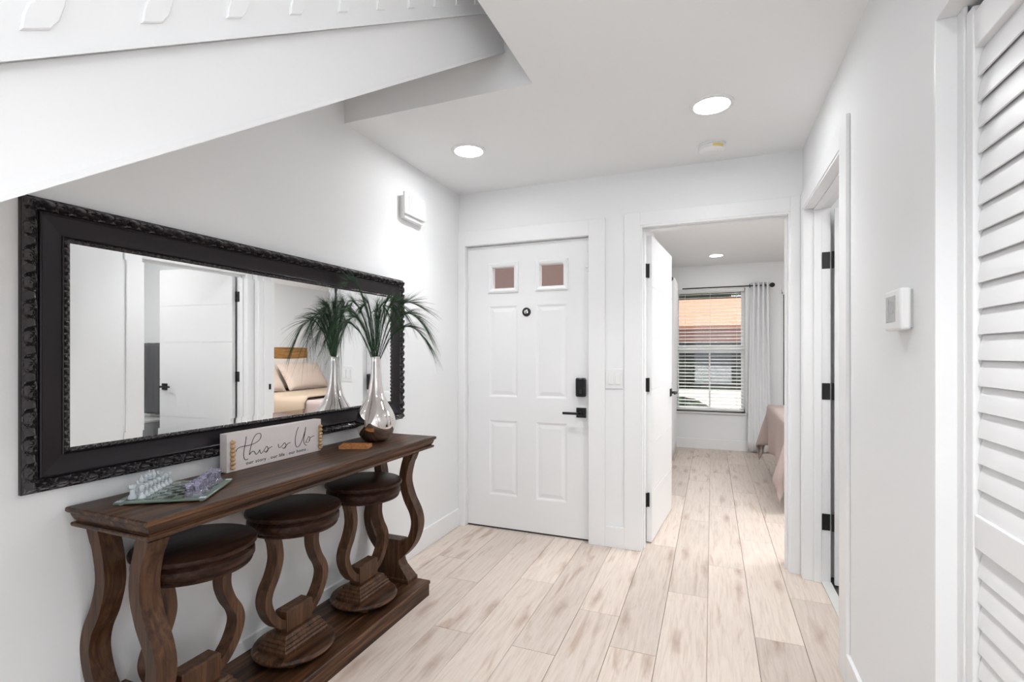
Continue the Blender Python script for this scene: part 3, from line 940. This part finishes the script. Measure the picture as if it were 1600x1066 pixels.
# ------------------------------------------------------------------ console table
TX0, TX1, TY0, TY1, TZ = -1.706, -1.350, .845, 2.300, .815
ct = thing('console_table', 'long dark walnut console table with lyre legs under the mirror', 'table')
MB().rectloft(TX0, TX1, TY0, TY1, [(.003, TZ), (0, TZ-.003), (0, TZ-.012), (.004, TZ-.016), (.008, TZ-.018), (.010, TZ-.026), (.014, TZ-.036), (.018, TZ-.042), (.018, TZ-.044), (.010, TZ-.045), (.008, TZ-.049), (.010, TZ-.056), (.02, TZ-.059)][::-1]).build('top', M['walnut'], ct, bev=.0008)
bs = MB().rectloft(TX0, TX1-.004, TY0+.02, TY1-.055, [(.004, .0), (.004, .058), (0, .060), (0, .074), (.004, .078)]).build('base_shelf', M['walnut'], ct, bev=.001)
def arm(path, w, d, plane, off):
    """sweep a rectangle along a path in a vertical plane. plane 'x': path in X-Z, depth along Y; 'y': path in Y-Z"""
    P = spline([(p[0], 0, p[1]) for p in path], 7)
    m = MB(); rs = []
    for i, p in enumerate(P):
        t = (P[min(i+1, len(P)-1)]-P[max(i-1, 0)]).normalized()
        n_ = Vector((-t.z, 0, t.x))
        if i in (0,) : n_ = Vector((-1, 0, 0))
        ww = w/2*(1.12 if i < 5 else 1)
        r_ = []
        for a, b_ in ((-1, -1), (1, -1), (1, 1), (-1, 1)):
            q = p+n_*ww*a
            if plane == 'x': r_.append((q.x, off+b_*d/2, q.z))
            else: r_.append((off+b_*d/2, q.x, q.z))
        rs.append(r_)
    m.rings(rs)
    return m
XC = -1.548
def lyre_path(c, s, top, sc=1.0, z0=.20, off=(.118, .088, .075, .098, .136, .146, .118, .060, .02)):
    hs = [1.0, .86, .71, .56, .43, .31, .16, .04, 0.0]
    return [(c+s*o*sc, z0+(top-z0)*h) for o, h in zip(off, hs)]
for ye in (.915, 2.20):
    for s in (-1, 1):
        arm(lyre_path(XC, s, .758), .044, .058, 'x', ye).build('leg', M['walnut_leg'], ct, bev=.002, smooth=True)
    pd = MB()
    pd.rings([[(XC+sx*hx, ye+sy*hy, z) for sx, sy in ((-1, -1), (1, -1), (1, 1), (-1, 1))] for hx, hy, z in
              ((.118, .044, .078), (.118, .044, .094), (.112, .040, .100), (.085, .036, .130), (.066, .034, .150), (.055, .033, .170), (.052, .032, .185), (.060, .033, .205), (.064, .034, .225), (.064, .034, .285), (.060, .030, .290))])
    pd.build('pedestal', M['walnut_leg'], ct, bev=.0015)
    for z in (.108, .122):
        pass

# ------------------------------------------------------------------ stools
def stool(loc, label):
    t = thing('bar_stool', label, 'stool', loc, 0, 'walnut stools under the console table')
    z1 = .652-.078
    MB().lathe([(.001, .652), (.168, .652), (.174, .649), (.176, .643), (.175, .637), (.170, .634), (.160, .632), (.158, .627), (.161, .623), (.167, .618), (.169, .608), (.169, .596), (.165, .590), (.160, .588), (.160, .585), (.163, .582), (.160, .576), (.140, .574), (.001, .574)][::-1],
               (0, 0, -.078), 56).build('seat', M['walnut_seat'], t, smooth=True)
    for s in (-1, 1):
        arm(lyre_path(0, s, z1-.070, .98, .135, (.112, .098, .094, .112, .140, .147, .125, .085, .04)), .032, .050, 'y', 0).build('leg', M['walnut_leg'], t, bev=.002, smooth=True)
    # central block, chamfered top
    MB().rings([[(sx*hx, sy*hy, z) for sx, sy in ((-1, -1), (1, -1), (1, 1), (-1, 1))] for hx, hy, z in
                ((.029, .066, .110), (.029, .066, .186), (.022, .058, .192))]).build('block', M['walnut_leg'], t, bev=.0015)
    # stepped foot
    prof = [(.060, .098, .050), (.060, .098, .064), (.055, .093, .070), (.056, .094, .078), (.050, .087, .084), (.051, .088, .091), (.043, .080, .098), (.044, .081, .105), (.036, .073, .113)]
    MB().rings([[(sx*hx*1.15, sy*hy*1.15, z-.005) for sx, sy in ((-1, -1), (1, -1), (1, 1), (-1, 1))] for hx, hy, z in prof]).build('stepped_foot', M['walnut_leg'], t, bev=.001)
    MB().lathe([(.001, .022), (.142, .022), (.150, .026), (.153, .033), (.150, .040), (.143, .045), (.001, .045)], (0, 0, 0), 56).build('base_disc', M['walnut'], t, smooth=True)
    for a in (-50, 40, 130, 220):
        MB().lathe([(.010, .0), (.017, .004), (.019, .012), (.015, .021), (.012, .023)], (.105*math.cos(R(a)), .105*math.sin(R(a)), 0), 14).build('bun_foot', M['walnut_leg'], t, smooth=True)
    return t
s0 = stool((-1.529, 1.105, .078), 'round walnut stool nearest the camera under the console table')
for y, l in ((1.510, 'middle round walnut stool under the console table'), (1.935, 'round walnut stool farthest from the camera, below the vase end of the table')):
    c = copy_tree(s0); c.location = (-1.529, y, .078); c['label'] = l

# ------------------------------------------------------------------ chessboard and pieces
cb = thing('chessboard', 'green-edged glass chessboard lying askew on the console table', 'chessboard', (-1.549, 1.062, TZ), R(78.6-45))
hb_ = .119
MB().box(-hb_, hb_, -hb_, hb_, .004, .010).build('rim', M['boardrim'], cb, bev=.0015)
MB().box(-.098, .098, -.098, .098, .0101, .0112).build('playing_field', M['board'], cb)
for sx in (-1, 1):
    for sy in (-1, 1):
        MB().lathe([(.006, 0), (.006, .004)], (sx*.105, sy*.105, 0), 10).build('foot_pad', M['plastic'], cb)
        MB().box(sx*.1085-.008, sx*.1085+.008, sy*.1085-.008, sy*.1085+.008, .0101, .0108).build('corner_mark', M['frosted'], cb)
def pawn(k=1): return [(.009, 0), (.0095, .003), (.008, .006), (.0045, .010), (.0035, .016), (.006, .019), (.0035, .020), (.0062, .024), (.0068, .028), (.005, .032), (.001, .034)]
def rook(): return [(.0100, 0), (.0105, .004), (.0085, .008), (.0058, .012), (.0055, .024), (.0082, .027), (.0082, .036), (.006, .036), (.006, .032), (.001, .032)]
def bishop(): return [(.010, 0), (.0105, .004), (.008, .008), (.0045, .013), (.004, .024), (.0072, .027), (.0045, .029), (.0068, .034), (.006, .040), (.003, .045), (.0035, .047), (.001, .050)]
def queen(): return [(.0105, 0), (.011, .004), (.0085, .009), (.005, .015), (.0042, .030), (.0076, .033), (.005, .035), (.0065, .042), (.0085, .049), (.005, .049), (.003, .053), (.001, .055)]
def king(): return [(.011, 0), (.0112, .004), (.009, .009), (.0052, .015), (.0045, .032), (.008, .036), (.005, .038), (.007, .048), (.005, .051), (.0022, .052), (.0022, .056), (.005, .057), (.0022, .058), (.001, .063)]
def piece_obj(kind, m_):
    m = MB()
    if kind == 'knight':
        m.lathe([(.0100, 0), (.0105, .004), (.0085, .008), (.006, .012), (.001, .013)], seg=12)
        sec = [(-.006, .012), (.006, .012), (.005, .022), (.009, .026), (.0095, .032), (.003, .034), (.001, .041), (-.003, .038), (-.007, .028)]
        m.rings([[(x, y, z) for x, z in sec] for y in (-.004, .004)])
    else:
        m.lathe({'pawn': pawn, 'rook': rook, 'bishop': bishop, 'queen': queen, 'king': king}[kind](), seg=12)
    return m.build('chess_'+kind, m_, smooth=True)
Mcb = Matrix.Translation((cb.location.x, cb.location.y, TZ)) @ Matrix.Rotation(R(78.6-45), 4, 'Z')
first = {}
def put(kind, colr, i, row, label, group):
    key = (kind, colr)
    m_ = M['frosted'] if colr == 'f' else M['violet']
    if key not in first:
        o = piece_obj(kind, m_); first[key] = o
    else:
        o = first[key].copy(); C.objects.link(o)
    x = -.098+.0245*(row+.5); y = -.098+.0245*(i+.5)
    # rows run across local X, files along local Y
    p = Mcb @ Vector((x, y, .0112))
    o.location = p
    o.scale = (1.12, 1.12, 1.15 if kind not in ('king', 'queen') else .98)
    o.rotation_euler = (0, 0, R(78.6-45+(0 if colr == 'f' else 180)))
    tag(o, label, 'chess piece', group)
# frosted along the wall-side edge, violet along the room-side edge
order = ['rook', 'knight', 'bishop', 'queen', 'king', 'bishop', 'knight', 'rook']
for colr, nm, side in (('f', 'frosted white', 'wall side'), ('v', 'clear violet', 'room side')):
    for i in range(8):
        back, front = ((7, 6) if colr == 'v' else (0, 1))
        # rows are along local Y for both colours: swap axes so armies face each other across the board
        k = order[i]
        # local +Y of the board points away from the camera: low i is the camera end
        if k in ('queen', 'king'):
            lab = '%s glass %s in the back row of its side on the chessboard' % (nm, k)
        else:
            lab = '%s glass %s, back row, on the half nearer the %s' % (nm, k, 'camera' if i < 4 else 'sign')
        put(k, colr, i, back, lab, '%s chess pieces' % nm)
    for i in range(8):
        put('pawn', colr, i, front, '%s glass pawn, %s in its row from the camera end' % (nm, ['first', 'second', 'third', 'fourth', 'fifth', 'sixth', 'seventh', 'last'][i]), '%s chess pieces' % nm)

# ------------------------------------------------------------------ sign
SF = -1.634           # front face
sg = thing('wooden_sign', 'white block sign with handwritten lettering and wooden beads, leaning near the mirror', 'sign')
SY0, SY1, SZ0, SZ1 = 1.298, 1.768, TZ+.0008, .957
MB().box(SF-.036, SF, SY0, SY1, SZ0, SZ1).build('block', M['sign'], sg, bev=.0012)
# handwriting traced as pen strokes in sign coordinates
TH = math.atan(.3714/.9285); cT, sT = math.cos(TH), math.sin(TH)
def on_sign(px, py):
    x = 330+px/8.42; y = 640+py/8.42
    u = (x-800)/780; v = (553-y)/780
    a = u*cT-sT; b_ = u*sT+cT
    t = (SF+.0006)/a
    return (SF+.0006, b_*t, 1.25+v*t)
strokes = [
    [(462, 355), (452, 430), (436, 520), (427, 590), (435, 645), (458, 664), (486, 650)],
    [(330, 555), (336, 528), (372, 500), (430, 482), (500, 470), (560, 450), (615, 418), (650, 375), (655, 330), (632, 313), (592, 330), (555, 385), (527, 470), (508, 560), (504, 596), (526, 565), (552, 548), (572, 560), (588, 588), (612, 575), (640, 528)],
    [(640, 528), (643, 560), (660, 577), (690, 545), (716, 505), (733, 484), (746, 508), (742, 545), (722, 562), (700, 550)],
    [(716, 562), (752, 520), (775, 500), (803, 487)],
    [(886, 455), (884, 480), (898, 502), (925, 485), (950, 458), (965, 438), (984, 465), (978, 500), (955, 513), (936, 500)],
    [(960, 505), (995, 465), (1015, 445), (1045, 434)],
    [(1147, 232), (1122, 300), (1106, 390), (1110, 465), (1132, 495), (1168, 465), (1205, 380), (1232, 290), (1244, 232), (1236, 290), (1218, 390), (1222, 440), (1240, 466), (1258, 470)],
    [(1240, 440), (1262, 395), (1284, 355), (1297, 378), (1292, 412), (1268, 434), (1246, 424)],
    [(1285, 410), (1305, 375), (1330, 355), (1356, 345)],
]
for st_ in strokes:
    P = spline([on_sign(*p) for p in st_], 6)
    MB().tube(P, .00125, 5).build('handwriting', M['ink'], sg)
def text(body, size, m_, parent, org, name='lettering'):
    cu = bpy.data.curves.new(name, 'FONT'); cu.body = body; cu.size = size; cu.extrude = .0004; cu.space_character = 1.12
    o = bpy.data.objects.new('tmp', cu); C.objects.link(o)
    dg = bpy.context.evaluated_depsgraph_get()
    me = bpy.data.meshes.new_from_object(o.evaluated_get(dg))
    bpy.data.objects.remove(o)
    # x along +Y, up = Z, facing +X
    for v in me.vertices:
        x, y, z = v.co
        v.co = (org[0]+z, org[1]+x, org[2]+y)
    me.materials.clear(); me.materials.append(m_)
    q = bpy.data.objects.new(name, me); C.objects.link(q); q.parent = parent
    return q
tl = text('our story . our life . our home .', .0185, M['ink'], sg, (SF+.0005, 1.378, .8305))
xs_ = [v.co.y for v in tl.data.vertices]
kx = (1.690-1.378)/(max(xs_)-1.378)
for v in tl.data.vertices: v.co.y = 1.378+(v.co.y-1.378)*kx
for yb_, xb_ in ((1.318, SF+.006), (1.758, SF+.006)):
    for k in range(7):
        MB().lathe([(.0098*math.cos(R(a_)), .0077*math.sin(R(a_))) for a_ in (-87, -65, -40, -15, 15, 40, 65, 87)], (xb_, yb_, .832+k*.0155), 14).build('bead', M['bead'], sg, smooth=True)
    MB().tube([(xb_-.004, yb_, .824), (xb_-.004, yb_, .935)], .001, 5).build('string', M['bead'], sg)

# ------------------------------------------------------------------ small wooden tray
ty = thing('wooden_tray', 'small orange-brown wooden compartment tray in front of the vase', 'tray', (-1.528, 1.874, TZ+.0005), R(22.4))
m = MB(); a, b_ = .066, .036
m.box(-a, a, -b_, b_, 0, .003)
m.box(-a, a, -b_, -b_+.005, .003, .016).box(-a, a, b_-.005, b_, .003, .016).box(-a, -a+.005, -b_+.005, b_-.005, .003, .016).box(a-.005, a, -b_+.005, b_-.005, .003, .016)
m.build('frame', M['traywood'], ty)
m = MB()
for x in (-.022, .022): m.box(x-.002, x+.002, -b_+.005, b_-.005, .003, .013)
m.box(-a+.005, a-.005, -.002, .002, .003, .013)
m.build('divider', M['traywood'], ty)
for x, y in ((-.043, .017), (.0, -.016), (.043, .017), (.043, -.016)):
    MB().lathe([(.001, .0035), (.009, .004), (.010, .007), (.008, .010), (.001, .011)], (x, y, 0), 14).build('token', M['bead'], ty, smooth=True)

# ------------------------------------------------------------------ vase
VX, VY = -1.556, 2.060
vs = tag(MB().lathe([(.001, 0), (.040, 0), (.052, .003), (.066, .014), (.081, .035), (.091, .060), (.0955, .085), (.096, .105), (.092, .125), (.083, .148), (.070, .172), (.056, .196), (.045, .220), (.037, .248), (.031, .280), (.0265, .315), (.0235, .355), (.022, .395), (.0232, .417), (.0238, .421), (.0215, .421), (.0205, .400), (.022, .35), (.028, .30), (.001, .29)],
                        (VX, VY, TZ+.0005), 72, cap=False).build('vase', M['chrome'], smooth='all'), 'polished silver teardrop vase at the far end of the console table', 'vase')
# grass plumes
pl = thing('grass_spray', 'dark green feathery grass plumes spilling from the silver vase', 'plant', (VX, VY, TZ+.40))
# screen-right vector r = (cT, sT), toward-wall vs. room directions given by (dx, dy)
def frond(dx, dy, h, curl, nstr, mname, droop=1.0, width=.0016):
    """dx, dy horizontal reach; h rise; curl how much the tip falls"""
    m = MB()
    pts = []
    N = 14
    for i in range(N+1):
        t = i/N
        rr_ = t**1.2
        z = -.06+.06*min(1, t*3)+h*math.sin(min(1, t*1.1)*PI/2)-curl*max(0, t-.5)**2*4.0
        pts.append(Vector((dx*rr_, dy*rr_, z)))
    m.tube(pts, .0020, 5, lambda t: 1-.8*t)
    D2 = Vector((dx, dy, 0)); D2 = D2.normalized() if D2.length > 1e-3 else Vector((1, 0, 0))
    Sd = Vector((-D2.y, D2.x, 0))
    for k in range(nstr):
        t = .06+.94*random.random()**.9
        fi = t*N; i0 = min(N-1, int(fi)); p = pts[i0].lerp(pts[i0+1], fi-i0)
        tan = (pts[i0+1]-pts[i0]).normalized()
        sd = random.choice((-1, 1))*random.uniform(.05, 1)
        L = random.uniform(.07, .15)
        spread = .20+.35*t
        dirn = (tan+Sd*sd*spread+Vector((0, 0, random.uniform(-.02, .22)))).normalized()
        q = []
        for s_ in range(7):
            u = s_/6
            q.append(p+dirn*L*u+Vector((0, 0, -droop*(.25+.75*t)*L*.60*u*u))+Sd*sd*.012*u*u)
        wv = tan.cross(dirn)
        if wv.length < .1: wv = Sd.copy()
        wv = (wv.normalized()+Vector((random.uniform(-.6, .6), random.uniform(-.6, .6), random.uniform(-.6, .6)))).normalized()
        n = len(m.v)
        for s_, c_ in enumerate(q):
            w = width*(1-.85*s_/6)*.5
            m.v += [tuple(c_-wv*w), tuple(c_+wv*w)]
        for s_ in range(6):
            m.f.append((n+2*s_, n+2*s_+1, n+2*s_+3, n+2*s_+2))
    lim = -1.664-VX
    m.v = [(max(v[0], lim+.004*math.sin(90*v[2])+.006), v[1], v[2]) if v[0] < lim+.01 else tuple(v) for v in m.v]
    return m.build('frond', M[mname], pl, fix=False)
def fr(sx, dep, h, curl, nstr, mn='leaf', droop=1.0):
    """sx: reach to the right as the camera sees it, dep: reach away from it"""
    frond(sx*cT-dep*sT, sx*sT+dep*cT, h, curl, int(nstr*1.9), mn, droop)
fr(-.05, -.02, .30, .02, 90)
fr(-.13, -.05, .40, .02, 150, 'leaf', .45)
fr(-.17, .00, .32, .06, 140, 'leaf', .7)
fr(-.09, .04, .30, .05, 120)
fr(-.21, -.10, .22, .13, 150)
fr(-.15, -.14, .27, .08, 130)
fr(.00, .03, .30, .03, 130)
fr(.05, -.03, .30, .04, 130)
fr(.08, .03, .33, .06, 150, 'leaf', .8)
fr(.13, .00, .32, .06, 150, 'leaf2', .7)
fr(.20, .04, .31, .03, 130, 'leaf2', .35)
fr(.23, .05, .27, .09, 170)
fr(.25, .01, .20, .10, 140)
fr(-.12, -.20, .25, .18, 140)
fr(.03, -.10, .26, .05, 110)
fr(.06, -.17, .24, .12, 120)

# ------------------------------------------------------------------ wall fittings
# door chime
ch = thing('door_chime', 'white louvered door chime box high on the left wall', 'chime')
MB().box(XL, XL+.034, 2.50, 2.70, 2.055, 2.19).build('back_box', M['plastic'], ch, bev=.002)
MB().box(XL+.034, XL+.048, 2.482, 2.712, 2.078, 2.206).build('cover', M['plastic'], ch, bev=.003)
for k in range(6):
    y = 2.525+k*.029
    MB().box(XL+.048, XL+.0505, y, y+.014, 2.095, 2.190).build('rib', M['plastic'], ch, bev=.001)
# switch plate
sw = thing('light_switch', 'white double rocker light switch beside the entry door', 'light switch')
MB().box(-.641, -.532, YW-.006, YW, 1.025, 1.152).build('plate', M['plastic'], sw, bev=.002)
for x in (-.622, -.574):
    MB().box(x, x+.030, YW-.011, YW-.006, 1.052, 1.124).build('rocker', M['plastic'], sw, bev=.002)
# thermostat
th = thing('thermostat', 'white thermostat with small grey screen on the right wall', 'thermostat')
MB().box(XR-.004, XR, 1.572, 1.684, 1.318, 1.417).build('wall_plate', M['grey_plastic'], th, bev=.001)
MB().box(XR-.030, XR-.004, 1.566, 1.690, 1.312, 1.422).build('body', M['plastic'], th, bev=.007, smooth=True)
MB().box(XR-.0312, XR-.0298, 1.600, 1.672, 1.335, 1.405).build('screen', M['lcd'], th, bev=.0005)
MB().box(XR-.0318, XR-.0312, 1.612, 1.640, 1.358, 1.388).box(XR-.0318, XR-.0312, 1.648, 1.652, 1.345, 1.397).build('digits', M['grey_plastic'], th)

# ------------------------------------------------------------------ ceiling fittings
def downlight(x, y, label, m_, r=.077, beam=0, cone=112):
    t = thing('ceiling_light', label, 'light', (x, y, ZC), 0, 'recessed ceiling lights')
    MB().lathe([(r, -.001), (r+.003, -.007), (r+.010, -.008), (r+.020, -.004), (r+.021, 0)], (0, 0, 0), 40, cap=False).build('trim_ring', M['plastic'], t, smooth=True)
    MB().lathe([(.001, -.0045), (r*.8, -.0045), (r+.001, -.004), (r+.001, -.002)], (0, 0, 0), 40).build('lens', m_, t)
    if beam:
        l = lamp('downlight_beam', 'SPOT', (0, 0, -.03), (0, 0, 0), beam, (.98, .99, 1), spot_size=R(cone), spot_blend=1.0, shadow_soft_size=.06)
        l.parent = t
    return t
downlight(-1.288, 2.554, 'recessed ceiling light nearer the entry door corner', M['glow'], beam=22)
downlight(0, 2.503, 'recessed ceiling light in front of the smoke detector', M['glow'], beam=24)
downlight(.14, .62, 'recessed ceiling light near the louvered closet door', M['glow_near'], beam=72)
downlight(.05, 6.35, 'recessed ceiling light in the bedroom near the window', M['lens2'], .07)
downlight(1.5, 4.9, 'recessed ceiling light over the bed', M['lens2'], .07)
downlight(1.3, 2.5, 'recessed ceiling light in the bathroom', M['lens2'], .07)
sd = thing('smoke_detector', 'round white smoke detector with a yellow sticker on the hall ceiling', 'smoke detector', (0, 2.99, ZC))
MB().lathe([(.074, 0), (.074, -.008), (.070, -.010)], seg=36).build('base', M['plastic'], sd, smooth=True)
MB().lathe([(.066, -.010), (.069, -.014), (.066, -.030), (.055, -.038), (.030, -.041), (.001, -.041)], seg=36).build('cover', M['plastic'], sd, smooth=True)
MB().lathe([(.020, -.041), (.018, -.043), (.001, -.0435)], (.012, -.012, 0), 16).build('test_button', M['plastic'], sd, smooth=True)
m = MB(); rs = []
for k in range(7):
    a = R(-85+k*9)
    rs.append([(.0695*math.cos(a), .0695*math.sin(a), -.015), (.0680*math.cos(a), .0680*math.sin(a), -.029)])
m.rings(rs, closed=False)
m.build('sticker', M['yellow'], sd)
